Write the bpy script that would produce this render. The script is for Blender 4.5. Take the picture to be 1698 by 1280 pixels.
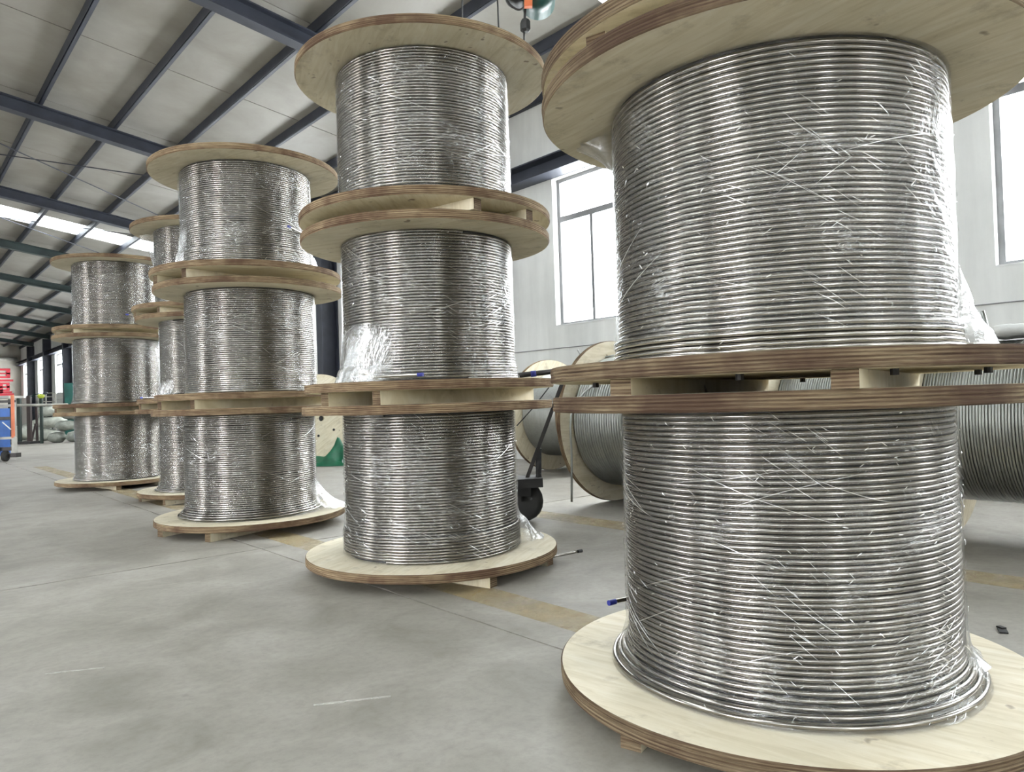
import bpy, math, random
import numpy as np
from mathutils import Matrix, Vector

for o in list(bpy.data.objects): bpy.data.objects.remove(o)
SC = bpy.context.scene
COL = SC.collection
R = math.radians
PI = math.pi

# ------------------------------------------------------------------ camera, sky, light, exposure
CAM_H, YAW, PITCH, ROLL, FPX = 0.988, R(41.1), 0.01696, 0.0314, 1216.0
fwd0 = Vector((math.sin(YAW), math.cos(YAW), 0))
right0 = Vector((math.cos(YAW), -math.sin(YAW), 0))
fwd = fwd0*math.cos(PITCH) + Vector((0, 0, 1))*math.sin(PITCH)
up0 = Vector((0, 0, 1))*math.cos(PITCH) - fwd0*math.sin(PITCH)
rgt = right0*math.cos(ROLL) - up0*math.sin(ROLL)
upv = right0*math.sin(ROLL) + up0*math.cos(ROLL)
cd = bpy.data.cameras.new('camera'); cam = bpy.data.objects.new('camera', cd); COL.objects.link(cam)
m = Matrix.Identity(4)
for i in range(3):
    m[i][0], m[i][1], m[i][2] = rgt[i], upv[i], -fwd[i]
m[2][3] = CAM_H
cam.matrix_world = m
cd.sensor_fit = 'HORIZONTAL'; cd.sensor_width = 36.0; cd.lens = FPX/1698*36.0
cd.clip_start = 0.05; cd.clip_end = 500
SC.camera = cam

SKY = 9.0
wd = bpy.data.worlds.new('overcast_sky'); SC.world = wd; wd.use_nodes = True
bg = wd.node_tree.nodes['Background']
bg.inputs[0].default_value = (0.98, 0.985, 1.0, 1); bg.inputs[1].default_value = SKY

SC.view_settings.view_transform = 'Standard'; SC.view_settings.look = 'None'
SC.view_settings.gamma = 1.0; SC.view_settings.use_curve_mapping = False
SC.view_settings.exposure = 1.35
SC.cycles.transparent_max_bounces = 24
SC.cycles.max_bounces = 10; SC.cycles.diffuse_bounces = 5; SC.cycles.glossy_bounces = 4
SC.cycles.caustics_reflective = False; SC.cycles.caustics_refractive = False
SC.cycles.sample_clamp_indirect = 8.0

# hall measures (x across, towards the window wall; y along the hall)
XR, XL, XRIDGE = 7.9, -12.0, -2.05
YB, YF = -8.3, 61.6
SLOPE = 0.15
BAYS = [9.2 + 5.83*k for k in range(-3, 10)]        # frame lines: columns and rafters
def roof_z(x, at_eave):                              # height on a plane parallel to the roof
    d = XR - x if x >= XRIDGE else x - XL
    return at_eave + SLOPE*d
SILL, HEAD = 2.07, 4.33
def window_span(k, left=False):
    return (BAYS[k] - 3.5, BAYS[k] - 2.3) if left else (BAYS[k] - 1.22 - 3.40, BAYS[k] - 1.22)

def portal(loc, rot, sx, sy):
    l = bpy.data.lights.new('daylight_portal', 'AREA'); l.shape = 'RECTANGLE'; l.size = sx; l.size_y = sy
    l.cycles.is_portal = True
    o = bpy.data.objects.new('daylight_portal', l); COL.objects.link(o); o.location = loc; o.rotation_euler = rot
for k in range(1, 7):
    a, b = window_span(k)
    portal((XR + .24, (a+b)/2, (SILL+HEAD)/2), (0, R(90), 0), HEAD-SILL, b-a)
    a, b = window_span(k, True)
    if k % 2: portal((XL - .24, (a+b)/2, (SILL+HEAD)/2), (0, R(-90), 0), HEAD-SILL, b-a)
for a, b in ((-1.2, 2.4), (11.0, 14.6)):
    portal((XL - .24, (a+b)/2, 2.0), (0, R(-90), 0), 4.0, b-a)
SKYLIGHTS = [(4.62, 5.95), (23.2, 24.5), (-6.0, -4.7)]
SKYLIGHTS_LEFT = SKYLIGHTS + [(-.6, .7), (11.4, 12.7), (17.2, 18.5), (34.0, 35.3), (46.0, 47.3)]
for a, b in SKYLIGHTS_LEFT:
    for xa, xb in ((XRIDGE+.1, XR-.1), (XL+.1, XRIDGE-.1)):
        if xb > 0 and (a, b) not in SKYLIGHTS: continue
        xm = (xa+xb)/2
        portal((xm, (a+b)/2, roof_z(xm, 5.80)), (0, math.atan(SLOPE)*(1 if xm > XRIDGE else -1), 0), (xb-xa), b-a)

# ------------------------------------------------------------------ helpers
def at(px, py, depth):
    """world point seen at a pixel of the photograph, at a forward distance"""
    u, v = (px-849)/FPX, (py-640)/FPX
    p = fwd*depth + rgt*(u*depth) - upv*(v*depth)
    return Vector((p.x, p.y, p.z + CAM_H))
def lin(c):
    return tuple(((v/255)/12.92 if v/255 <= .04045 else ((v/255+.055)/1.055)**2.4) for v in c) + (1.0,)

class N:
    """small node helper"""
    def __init__(s, name):
        s.m = bpy.data.materials.new(name); s.m.use_nodes = True
        s.t = s.m.node_tree; s.t.nodes.clear()
        s.out = s.t.nodes.new('ShaderNodeOutputMaterial')
    def n(s, typ, **kw):
        nd = s.t.nodes.new(typ)
        for k, v in kw.items():
            if k == 'ins':
                for i, val in v.items():
                    if hasattr(val, 'is_output'): s.t.links.new(val, nd.inputs[i])
                    else: nd.inputs[i].default_value = val
            else: setattr(nd, k, v)
        return nd
    def coord(s, kind='Object', scale=(1, 1, 1), rot=(0, 0, 0), rnd=True):
        tc = s.n('ShaderNodeTexCoord')
        v = tc.outputs[kind]
        if rnd:
            oi = s.n('ShaderNodeObjectInfo')
            ad = s.n('ShaderNodeVectorMath', operation='SCALE'); ad.inputs[0].default_value = (17.3, 9.1, 23.7)
            s.t.links.new(oi.outputs['Random'], ad.inputs['Scale'])
            a2 = s.n('ShaderNodeVectorMath', operation='ADD', ins={0: v, 1: ad.outputs[0]}); v = a2.outputs[0]
        return s.n('ShaderNodeMapping', ins={'Vector': v, 'Scale': scale, 'Rotation': rot}).outputs[0]
    def noise(s, vec, scale, detail=4, rough=.55, dist=0.0):
        return s.n('ShaderNodeTexNoise', ins={'Vector': vec, 'Scale': scale, 'Detail': detail, 'Roughness': rough, 'Distortion': dist}).outputs[0]
    def ramp(s, fac, stops):
        r = s.n('ShaderNodeValToRGB', ins={0: fac}); e = r.color_ramp.elements
        while len(e) < len(stops): e.new(.5)
        for el, (p, c) in zip(e, stops):
            el.position = p; el.color = c if len(c) == 4 else lin(c)
        return r.outputs[0]
    def mix(s, fac, a, b, blend='MIX'):
        nd = s.n('ShaderNodeMix', data_type='RGBA', blend_type=blend)
        for i, v in ((0, fac), (6, a), (7, b)):
            if hasattr(v, 'is_output'): s.t.links.new(v, nd.inputs[i])
            else: nd.inputs[i].default_value = v
        return nd.outputs[2]
    def math(s, op, a, b=0.0, c=None, clamp=False):
        ins = {0: a, 1: b}
        if c is not None: ins[2] = c
        return s.n('ShaderNodeMath', operation=op, use_clamp=clamp, ins=ins).outputs[0]
    def bump(s, h, strength=.3, dist=.01):
        return s.n('ShaderNodeBump', ins={'Height': h, 'Strength': strength, 'Distance': dist}).outputs[0]
    def bsdf(s, col, rough=.6, metal=0.0, normal=None, spec=None, **kw):
        b = s.n('ShaderNodeBsdfPrincipled')
        for k, v in (('Base Color', col), ('Roughness', rough), ('Metallic', metal), ('Normal', normal), ('Specular IOR Level', spec)):
            if v is None: continue
            if hasattr(v, 'is_output'): s.t.links.new(v, b.inputs[k])
            else: b.inputs[k].default_value = v
        return b.outputs[0]
    def done(s, sh):
        s.t.links.new(sh, s.out.inputs[0]); return s.m

def painted(name, c, rough=.5, var=.12, scale=3.0, metal=0.0, bump=.05):
    g = N(name); v = g.coord()
    n = g.noise(v, scale, 5)
    dark = lin(tuple(x*(1-var*2) for x in c)); light = lin(tuple(min(255, x*(1+var*.6)) for x in c))
    col = g.ramp(n, [(.25, dark), (.75, light)])
    n2 = g.noise(v, scale*12, 3)
    return g.done(g.bsdf(col, rough, metal, g.bump(n2, bump*4, .004)))

def mat_concrete():
    g = N('concrete'); v = g.n('ShaderNodeTexCoord').outputs['Object']
    geo = g.n('ShaderNodeNewGeometry').outputs['Position']
    big = g.noise(geo, .55, 6, .6, .3); mid = g.noise(geo, 2.6, 7, .65, .6); fine = g.noise(geo, 28, 5, .7)
    col = g.ramp(big, [(.30, (126, 122, 113)), (.5, (148, 144, 137)), (.72, (162, 159, 154))])
    col = g.mix(.55, col, g.ramp(mid, [(.30, (110, 107, 98)), (.52, (150, 146, 138)), (.75, (178, 175, 168))]))
    col = g.mix(g.math('MULTIPLY', g.ramp(fine, [(.45, (0, 0, 0)), (.75, (255, 255, 255))]), .25), col, lin((86, 84, 78)))
    pit = g.noise(geo, 7.0, 3, .5)
    col = g.mix(g.math('MULTIPLY', g.ramp(pit, [(.70, (0, 0, 0)), (.78, (255, 255, 255))]), .35), col, lin((66, 66, 60)))
    rough = g.n('ShaderNodeMapRange', ins={0: mid, 3: .42, 4: .7}).outputs[0]
    return g.done(g.bsdf(col, rough, 0, g.bump(g.math('ADD', g.math('MULTIPLY', fine, .4), mid), .18, .006), .35))
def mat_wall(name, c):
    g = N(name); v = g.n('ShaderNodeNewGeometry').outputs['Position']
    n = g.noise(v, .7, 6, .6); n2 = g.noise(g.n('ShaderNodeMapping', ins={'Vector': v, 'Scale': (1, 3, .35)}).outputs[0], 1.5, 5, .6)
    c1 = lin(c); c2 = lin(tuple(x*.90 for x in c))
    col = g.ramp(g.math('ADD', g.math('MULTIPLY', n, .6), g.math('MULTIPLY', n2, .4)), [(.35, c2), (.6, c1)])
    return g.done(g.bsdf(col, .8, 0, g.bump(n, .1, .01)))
def mat_panel():
    g = N('roof_sheet'); v = g.n('ShaderNodeNewGeometry').outputs['Position']
    n = g.noise(v, .9, 6, .6, .4); n2 = g.noise(v, 22, 4, .6)
    oi = g.n('ShaderNodeObjectInfo').outputs['Random']
    col = g.ramp(n, [(.3, (140, 136, 127)), (.55, (156, 153, 146)), (.75, (168, 166, 160))])
    col = g.mix(g.math('MULTIPLY', oi, .22), col, lin((132, 128, 118)))
    return g.done(g.bsdf(col, .45, 0, g.bump(g.math('ADD', n, g.math('MULTIPLY', n2, .15)), .25, .02)))
def mat_ply_face():
    g = N('plywood_face'); v = g.coord(scale=(1.2, 9, 1.2)); w = g.coord()
    grain = g.noise(v, 3.0, 6, .6, 1.0); blot = g.noise(w, 2.2, 5, .6); spot = g.noise(w, 13, 2, .5); dirt = g.noise(w, 5.0, 6, .7)
    col = g.ramp(grain, [(.28, (204, 192, 164)), (.5, (221, 211, 187)), (.75, (231, 224, 206))])
    col = g.mix(g.math('MULTIPLY', g.ramp(blot, [(.42, (0, 0, 0)), (.7, (255, 255, 255))]), .35), col, lin((172, 166, 138)))
    col = g.mix(g.math('MULTIPLY', g.ramp(dirt, [(.56, (0, 0, 0)), (.70, (255, 255, 255))]), .45), col, lin((140, 126, 100)))
    col = g.mix(g.math('MULTIPLY', g.ramp(spot, [(.70, (0, 0, 0)), (.76, (255, 255, 255))]), .7), col, lin((104, 82, 60)))
    return g.done(g.bsdf(col, .62, 0, g.bump(grain, .12, .004), .3))
def mat_ply_edge(name='plywood_edge', k=1.0):
    g = N(name); tc = g.coord(rnd=False)
    w = g.coord()
    sep = g.n('ShaderNodeSeparateXYZ', ins={0: tc})
    wob = g.noise(w, 3.0, 3)
    zz = g.math('ADD', sep.outputs[2], g.math('MULTIPLY', wob, .006))
    lay = g.n('ShaderNodeTexWave', wave_type='BANDS', bands_direction='Z', ins={'Vector': g.n('ShaderNodeCombineXYZ', ins={2: zz}).outputs[0], 'Scale': 32.0, 'Distortion': 0.0, 'Detail': 0.0}).outputs[1]
    streak = g.noise(g.coord(scale=(2, 2, 60)), 2.5, 6, .7); patch = g.noise(w, 3.2, 4, .6)
    c = lambda t: tuple(x*k for x in t)
    col = g.ramp(lay, [(.22, c((80, 60, 46))), (.45, c((134, 112, 88))), (.75, c((170, 152, 122)))])
    col = g.mix(.62, col, g.ramp(streak, [(.32, c((62, 46, 36))), (.5, c((120, 99, 76))), (.68, c((176, 160, 130)))]))
    col = g.mix(g.math('MULTIPLY', g.ramp(patch, [(.46, (0, 0, 0)), (.62, (255, 255, 255))]), .7), col, lin(c((74, 50, 40))))
    return g.done(g.bsdf(col, .8, 0, g.bump(g.math('ADD', lay, streak), .35, .003), .2))
def mat_steel(name, c=(205, 204, 200), rough=.2):
    g = N(name); w = g.coord(scale=(1, 1, 1), rnd=True)
    n = g.noise(w, 9.0, 4, .6); n2 = g.noise(w, 60, 2)
    col = g.ramp(n, [(.3, tuple(x*.90 for x in c)), (.7, c)])
    rg = g.n('ShaderNodeMapRange', ins={0: n, 3: rough*.75, 4: rough*1.3}).outputs[0]
    return g.done(g.bsdf(col, rg, 1.0, g.bump(n2, .04, .001)))
def mat_film(name, base, wr, haze, frk=.9, fade=False):
    g = N(name); uv = g.n('ShaderNodeTexCoord').outputs['UV']
    oi = g.n('ShaderNodeObjectInfo').outputs['Random']
    off = g.n('ShaderNodeVectorMath', operation='SCALE', ins={0: (13.0, 7.0, 0)}); g.t.links.new(oi, off.inputs['Scale'])
    uvo = g.n('ShaderNodeVectorMath', operation='ADD', ins={0: uv, 1: off.outputs[0]}).outputs[0]
    def lay(rot, sx, sy, sc, d=.8):
        mp = g.n('ShaderNodeMapping', ins={'Vector': uvo, 'Rotation': (0, 0, rot), 'Scale': (sx, sy, 1)}).outputs[0]
        return g.noise(mp, sc, 5, .62, d)
    a = lay(R(28), 4, 34, 1.0); b = lay(R(-24), 5, 40, 1.0); c = lay(R(4), 3, 60, 1.0); d = lay(0, 50, 50, 1.0, .5)
    patch = lay(R(15), 3.0, 3.5, 1.0, .6)
    h = g.math('ADD', g.math('ADD', a, b), g.math('ADD', g.math('MULTIPLY', c, .8), g.math('MULTIPLY', d, .9)))
    pm = g.ramp(patch, [(.47, (0, 0, 0)), (.68, (255, 255, 255))])
    hh = g.math('MULTIPLY', h, g.math('ADD', g.math('MULTIPLY', pm, .85), .25))
    nrm = g.bump(hh, .65, .012)
    def ridge(x, lo=.025):
        r = g.math('ABSOLUTE', g.math('SUBTRACT', x, .5))
        return g.math('SUBTRACT', 1.0, g.math('DIVIDE', r, lo), clamp=True)
    lines = g.math('MAXIMUM', g.math('MAXIMUM', ridge(a), ridge(b)), g.math('MULTIPLY', ridge(c), .6))
    lines = g.math('MULTIPLY', g.math('MULTIPLY', lines, lines), g.math('MULTIPLY', pm, pm))
    fr = g.n('ShaderNodeFresnel', ins={'IOR': 1.5, 'Normal': nrm}).outputs[0]
    fac = g.math('ADD', g.math('ADD', g.math('MULTIPLY', fr, frk), base), g.math('MULTIPLY', lines, wr), clamp=True)
    gl = g.n('ShaderNodeBsdfGlossy', ins={'Color': (.95, .96, .97, 1), 'Roughness': .10, 'Normal': nrm}).outputs[0]
    df = g.n('ShaderNodeBsdfDiffuse', ins={'Color': (.9, .91, .92, 1), 'Normal': nrm}).outputs[0]
    tl = g.n('ShaderNodeBsdfTranslucent', ins={'Color': (.9, .91, .92, 1)}).outputs[0]
    dt = g.n('ShaderNodeMixShader', ins={0: .5, 1: df, 2: tl}).outputs[0]
    tr = g.n('ShaderNodeBsdfTransparent', ins={'Color': (.97, .97, .97, 1)}).outputs[0]
    if fade:
        fd = g.n('ShaderNodeAttribute', attribute_name='fade').outputs['Fac']
        fac = g.math('MULTIPLY', fac, fd); haze = g.math('MULTIPLY', fd, haze)
        s1 = g.n('ShaderNodeMixShader', ins={0: g.math('MULTIPLY', haze, g.math('ADD', g.math('MULTIPLY', pm, .9), .5)), 1: tr, 2: dt}).outputs[0]
        return g.done(g.n('ShaderNodeMixShader', ins={0: fac, 1: s1, 2: gl}).outputs[0])
    s1 = g.n('ShaderNodeMixShader', ins={0: g.math('ADD', g.math('MULTIPLY', pm, haze), haze*.3), 1: tr, 2: dt}).outputs[0]
    return g.done(g.n('ShaderNodeMixShader', ins={0: fac, 1: s1, 2: gl}).outputs[0])
def mat_glass():
    g = N('window_glass')
    tr = g.n('ShaderNodeBsdfTransparent', ins={'Color': (.93, .95, .95, 1)}).outputs[0]
    gl = g.n('ShaderNodeBsdfGlossy', ins={'Color': (.9, .9, .9, 1), 'Roughness': .03}).outputs[0]
    return g.done(g.n('ShaderNodeMixShader', ins={0: .06, 1: tr, 2: gl}).outputs[0])
def mat_skylight():
    g = N('translucent_sheet')
    tr = g.n('ShaderNodeBsdfTransparent', ins={'Color': (.55, .57, .57, 1)}).outputs[0]
    tl = g.n('ShaderNodeBsdfTranslucent', ins={'Color': (.75, .77, .77, 1)}).outputs[0]
    return g.done(g.n('ShaderNodeMixShader', ins={0: .5, 1: tr, 2: tl}).outputs[0])
def mat_worn_paint(name, c):
    g = N(name); v = g.n('ShaderNodeNewGeometry').outputs['Position']
    n = g.noise(v, 3.2, 7, .7, .5); n2 = g.noise(v, 22, 4, .7)
    f = g.ramp(g.math('ADD', g.math('MULTIPLY', n, .65), g.math('MULTIPLY', n2, .35)), [(.36, (0, 0, 0)), (.66, (190, 190, 190))])
    tr = g.n('ShaderNodeBsdfTransparent').outputs[0]
    return g.done(g.n('ShaderNodeMixShader', ins={0: f, 1: tr, 2: g.bsdf(lin(c), .7)}).outputs[0])

M = dict(
    concrete=mat_concrete(), joint=painted('joint_dirt', (52, 50, 46), .9),
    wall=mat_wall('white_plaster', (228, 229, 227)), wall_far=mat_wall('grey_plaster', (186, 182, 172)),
    panel=mat_panel(), navy=painted('navy_paint', (58, 62, 74), .5, .12), green=painted('dark_green_paint', (52, 66, 66), .5, .12),
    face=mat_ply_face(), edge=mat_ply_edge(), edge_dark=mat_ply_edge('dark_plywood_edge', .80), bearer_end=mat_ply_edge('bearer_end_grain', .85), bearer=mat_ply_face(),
    steel=mat_steel('stainless_tube', (160, 156, 150), .18), steel_dull=mat_steel('dull_steel_tube', (170, 172, 168), .34),
    film=mat_film('stretch_film', .010, .5, .010, .32), loose=mat_film('loose_film', .05, .45, .24, .6, True), fold=mat_film('film_crease', .42, .4, .2),
    core=painted('dark_core', (46, 44, 42), .6), cap=painted('blue_cap', (30, 40, 130), .45), blackcap=painted('black_cap', (28, 28, 32), .5),
    glass=mat_glass(), skylight=mat_skylight(), alu=painted('grey_frame', (132, 132, 134), .45), white_frame=painted('white_reveal', (226, 228, 228), .6, .04),
    yellow=mat_worn_paint('worn_yellow_paint', (184, 164, 120)), chalk=mat_worn_paint('chalk_scuff', (214, 212, 204)),
    black=painted('black_iron', (34, 33, 33), .55), darksteel=painted('dark_steel', (66, 63, 62), .45, .15, 3, .6),
    orange=painted('orange_paint', (206, 110, 66), .5), red=painted('red_letter', (196, 40, 58), .6, .05), blue=painted('blue_paint', (36, 92, 168), .45),
    teal=painted('teal_paint', (32, 104, 96), .45), postgreen=painted('post_green', (26, 44, 38), .6), dkgreen=painted('hoist_green', (24, 72, 66), .4), lime=painted('lime_plastic', (182, 196, 60), .5),
    lightgrey=painted('light_grey_paint', (176, 174, 166), .5), brown=painted('brown_post', (50, 36, 34), .6), sack=painted('woven_sack', (190, 194, 184), .85, .12, 6, 0, .2),
    sackgrey=painted('grey_sack', (146, 150, 142), .85, .15, 6, 0, .2), tarp=painted('green_tarp', (24, 104, 74), .5, .15, 5), rubber=painted('rubber', (38, 38, 36), .7),
    whitebag=painted('white_bag', (226, 227, 226), .7, .06, 5, 0, .2), redmark=painted('faded_red', (168, 92, 78), .7),
)

# ---- mesh builders
class MB:
    def __init__(s): s.v = []; s.f = []; s.mi = []
    def add(s, vs, fs, mi=0):
        b = len(s.v); s.v += [tuple(p) for p in vs]; s.f += [tuple(b+i for i in f) for f in fs]; s.mi += [mi]*len(fs)
    def box(s, c, d, rz=0, mi=0, bev=0.0):
        x, y, z = (k/2 for k in d); ca, sa = math.cos(rz), math.sin(rz)
        if bev <= 0:
            vs = [(a*x, b*y, e*z) for e in (-1, 1) for a, b in ((-1, -1), (1, -1), (1, 1), (-1, 1))]
            fs = [(3, 2, 1, 0), (4, 5, 6, 7)] + [(i, (i+1) % 4, 4+(i+1) % 4, 4+i) for i in range(4)]
        else:
            q = min(bev, x*.45, y*.45); vs = []
            o = [(-x+q, -y), (x-q, -y), (x, -y+q), (x, y-q), (x-q, y), (-x+q, y), (-x, y-q), (-x, -y+q)]
            vs = [(a, b, e) for e in (-z, z) for a, b in o]
            fs = [tuple(range(7, -1, -1)), tuple(range(8, 16))] + [(i, (i+1) % 8, 8+(i+1) % 8, 8+i) for i in range(8)]
        s.add([(c[0]+a*ca-b*sa, c[1]+a*sa+b*ca, c[2]+e) for a, b, e in vs], fs, mi); return s
    def tube(s, pts, r, n=8, mi=0, cap=True):
        pts = [Vector(p) for p in pts]; rings = []
        if len(pts) > 3 and not isinstance(r, (list, tuple)):        # rounded through its points
            q = [pts[0]]
            for i in range(len(pts)-1):
                p0, p1, p2, p3 = pts[max(i-1, 0)], pts[i], pts[i+1], pts[min(i+2, len(pts)-1)]
                for t in (.25, .5, .75, 1.0):
                    q.append(.5*((2*p1)+(p2-p0)*t+(2*p0-5*p1+4*p2-p3)*t*t+(3*p1-p0-3*p2+p3)*t**3))
            pts = q
        ref = Vector((0, 0, 1))
        for i, p in enumerate(pts):
            t = (pts[min(i+1, len(pts)-1)] - pts[max(i-1, 0)]).normalized()
            a = t.cross(ref)
            if a.length < .05: a = t.cross(Vector((1, 0, 0)))
            a.normalize(); b = t.cross(a).normalized()
            rr = r[i] if isinstance(r, (list, tuple)) else r
            rings.append([p + a*(rr*math.cos(2*PI*k/n)) + b*(rr*math.sin(2*PI*k/n)) for k in range(n)])
        vs = [q for g in rings for q in g]
        fs = [(i*n+k, i*n+(k+1) % n, (i+1)*n+(k+1) % n, (i+1)*n+k) for i in range(len(pts)-1) for k in range(n)]
        if cap: fs += [tuple(range(n-1, -1, -1)), tuple((len(pts)-1)*n+k for k in range(n))]
        s.add(vs, fs, mi); return s
    def bar(s, a, b, w, h, mi=0):
        """rectangular bar from a to b"""
        a, b = Vector(a), Vector(b); t = (b-a).normalized(); u = t.cross(Vector((0, 0, 1)))
        if u.length < .05: u = right0.copy()
        u.normalize(); v = u.cross(t).normalized(); u = u*(w/2); v = v*(h/2)
        vs = [p+q for p in (a, b) for q in (-u-v, u-v, u+v, -u+v)]
        s.add(vs, [(3, 2, 1, 0), (4, 5, 6, 7)] + [(i, (i+1) % 4, 4+(i+1) % 4, 4+i) for i in range(4)], mi); return s
    def lathe(s, prof, n=24, mi=0, center=(0, 0, 0)):
        vs = [(center[0]+r*math.cos(2*PI*k/n), center[1]+r*math.sin(2*PI*k/n), center[2]+z) for r, z in prof for k in range(n)]
        fs = [(i*n+k, i*n+(k+1) % n, (i+1)*n+(k+1) % n, (i+1)*n+k) for i in range(len(prof)-1) for k in range(n)]
        s.add(vs, fs, mi); return s
    def build(s, name, mats, parent=None, smooth=False):
        me = bpy.data.meshes.new(name); me.from_pydata(s.v, [], s.f); 
        for mt in (mats if isinstance(mats, list) else [mats]): me.materials.append(mt)
        me.polygons.foreach_set('material_index', s.mi)
        if smooth: me.polygons.foreach_set('use_smooth', [True]*len(me.polygons))
        me.update()
        return link(name, me, parent)
def link(name, me, parent=None):
    o = bpy.data.objects.new(name, me); COL.objects.link(o)
    if parent: o.parent = parent
    return o
def grid_mesh(name, co, nu, nv, mat, uv=None, closed_v=False, smooth=True):
    """co: (nu*nv,3) array; faces between rows, nv optionally wraps"""
    me = bpy.data.meshes.new(name)
    i = np.arange(nu-1)[:, None]; j = np.arange(nv if closed_v else nv-1)[None, :]
    j2 = (j+1) % nv
    q = np.stack([i*nv+j, i*nv+j2, (i+1)*nv+j2, (i+1)*nv+j], -1).reshape(-1, 4)
    me.vertices.add(len(co)); me.vertices.foreach_set('co', np.asarray(co, np.float32).ravel())
    me.loops.add(q.size); me.loops.foreach_set('vertex_index', q.ravel().astype(np.int32))
    me.polygons.add(len(q)); me.polygons.foreach_set('loop_start', (np.arange(len(q))*4).astype(np.int32))
    if smooth: me.polygons.foreach_set('use_smooth', np.ones(len(q), bool))
    me.update(calc_edges=True)
    if uv is not None:
        l = me.uv_layers.new(name='UVMap'); l.data.foreach_set('uv', np.asarray(uv, np.float32)[q.ravel()].ravel())
    me.materials.append(mat); return me
def tag(o, label, cat, group=None):
    o['label'] = label; o['category'] = cat
    if group: o['group'] = group
    return o
def struct(o): o['kind'] = 'structure'; return o
def thing(name, label, cat, loc=(0, 0, 0), rot=(0, 0, 0), group=None):
    o = bpy.data.objects.new(name, None); COL.objects.link(o); o.location = loc; o.rotation_euler = rot; o.empty_display_size = .1
    return tag(o, label, cat, group)

# ------------------------------------------------------------------ the hall
b = MB(); b.box(((XL+XR)/2, (YB+YF)/2, -.10), (XR-XL+.6, YF-YB+.6, .15)); floor = struct(b.build('floor', M['joint']))
xs = [XL-.2, -7.98, 2.02, XR+.2]; ys = [YB-.2, 5.02, 20.8, 36.6, 52.4, YF+.2]
rg = random.Random(3)
for i in range(len(xs)-1):
    for j in range(len(ys)-1):
        # slab with a slightly chipped outline
        x0, x1, y0, y1 = xs[i]+.004, xs[i+1]-.004, ys[j]+.004, ys[j+1]-.004
        out = []
        nx, ny = 60, 100
        for k in range(nx): out.append((x0+(x1-x0)*k/nx, y0+rg.random()**5*.012))
        for k in range(ny): out.append((x1-rg.random()**5*.012, y0+(y1-y0)*k/ny))
        for k in range(nx): out.append((x1-(x1-x0)*k/nx, y1-rg.random()**5*.012))
        for k in range(ny): out.append((x0+rg.random()**5*.012, y1-(y1-y0)*k/ny))
        n = len(out); b = MB()
        b.add([(x, y, 0) for x, y in out] + [(x, y, -.02) for x, y in out], [tuple(range(n))] + [(k, n+k, n+(k+1) % n, (k+1) % n) for k in range(n)])
        b.build('floor_slab', M['concrete'], floor)
for x0, x1, y0, y1 in ((2.21, 2.43, -3, 16), (4.12, 4.38, -2, 7.5)):
    b = MB(); b.box(((x0+x1)/2, (y0+y1)/2, .0008), (x1-x0, y1-y0, .0012)); b.build('painted_line', M['yellow'], floor)
for (xa, ya), (xb, yb) in (((.48, 3.29), (.66, 3.20)), ((1.08, 2.28), (1.30, 2.16))):
    b = MB(); b.bar((xa, ya, .0008), (xb, yb, .0008), .016, .001); b.build('chalk_scuff', M['chalk'], floor)

UNSEEN_DOORS = [(-1.2, 2.4), (11.0, 14.6)]
DOOR_H = 4.0
def wall_with_windows(name, x, sgn):
    b = MB(); t = .25; xc = x + sgn*t/2; top = 5.75
    low = [YB] + ([v for d in UNSEEN_DOORS for v in d] if sgn < 0 else []) + [YF]
    for a, c in zip(low[::2], low[1::2]): b.box((xc, (a+c)/2, SILL/2-.05), (t, c-a, SILL+.1))
    b.box((xc, (YB+YF)/2, (HEAD+top)/2), (t, YF-YB, top-HEAD))
    edges = [YB]
    for k in range(len(BAYS)):
        a, c = window_span(k, sgn < 0)
        if a < YB or c > YF or (sgn < 0 and k % 2 == 0): continue
        edges += [a, c]
    edges.append(YF)
    if sgn < 0:
        edges = sorted(edges + [v for d in UNSEEN_DOORS for v in d])
        for a, c in UNSEEN_DOORS: b.box((xc, (a+c)/2, (DOOR_H+HEAD)/2), (t, c-a, HEAD-DOOR_H))
    for a, c in zip(edges[::2], edges[1::2]):
        b.box((xc, (a+c)/2, (SILL+HEAD)/2), (t, c-a, HEAD-SILL))
    return struct(b.build(name, M['wall']))
wr = wall_with_windows('wall_right', XR, 1); wl = wall_with_windows('wall_left', XL, -1)
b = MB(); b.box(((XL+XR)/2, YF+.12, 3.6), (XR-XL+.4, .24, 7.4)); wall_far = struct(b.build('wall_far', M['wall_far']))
# wall behind the camera with a row of high windows
b = MB(); W0 = [(-9.2, -8.0), (-3.2, -2.0), (1.6, 2.2), (2.8, 3.4)]
b.box(((XL+XR)/2, YB-.12, .7), (XR-XL+.4, .24, 1.6)); b.box(((XL+XR)/2, YB-.12, 5.9), (XR-XL+.4, .24, 2.8))
ed = [XL-.2] + [q for p in W0 for q in p] + [XR+.2]
for a, c in zip(ed[::2], ed[1::2]): b.box(((a+c)/2, YB-.12, 3.0), (c-a, .24, 3.0))
wall_back = struct(b.build('wall_back', M['wall']))
for a, c in W0: portal(((a+c)/2, YB-.22, 3.0), (R(90), 0, R(180)), c-a, 3.0)

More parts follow.
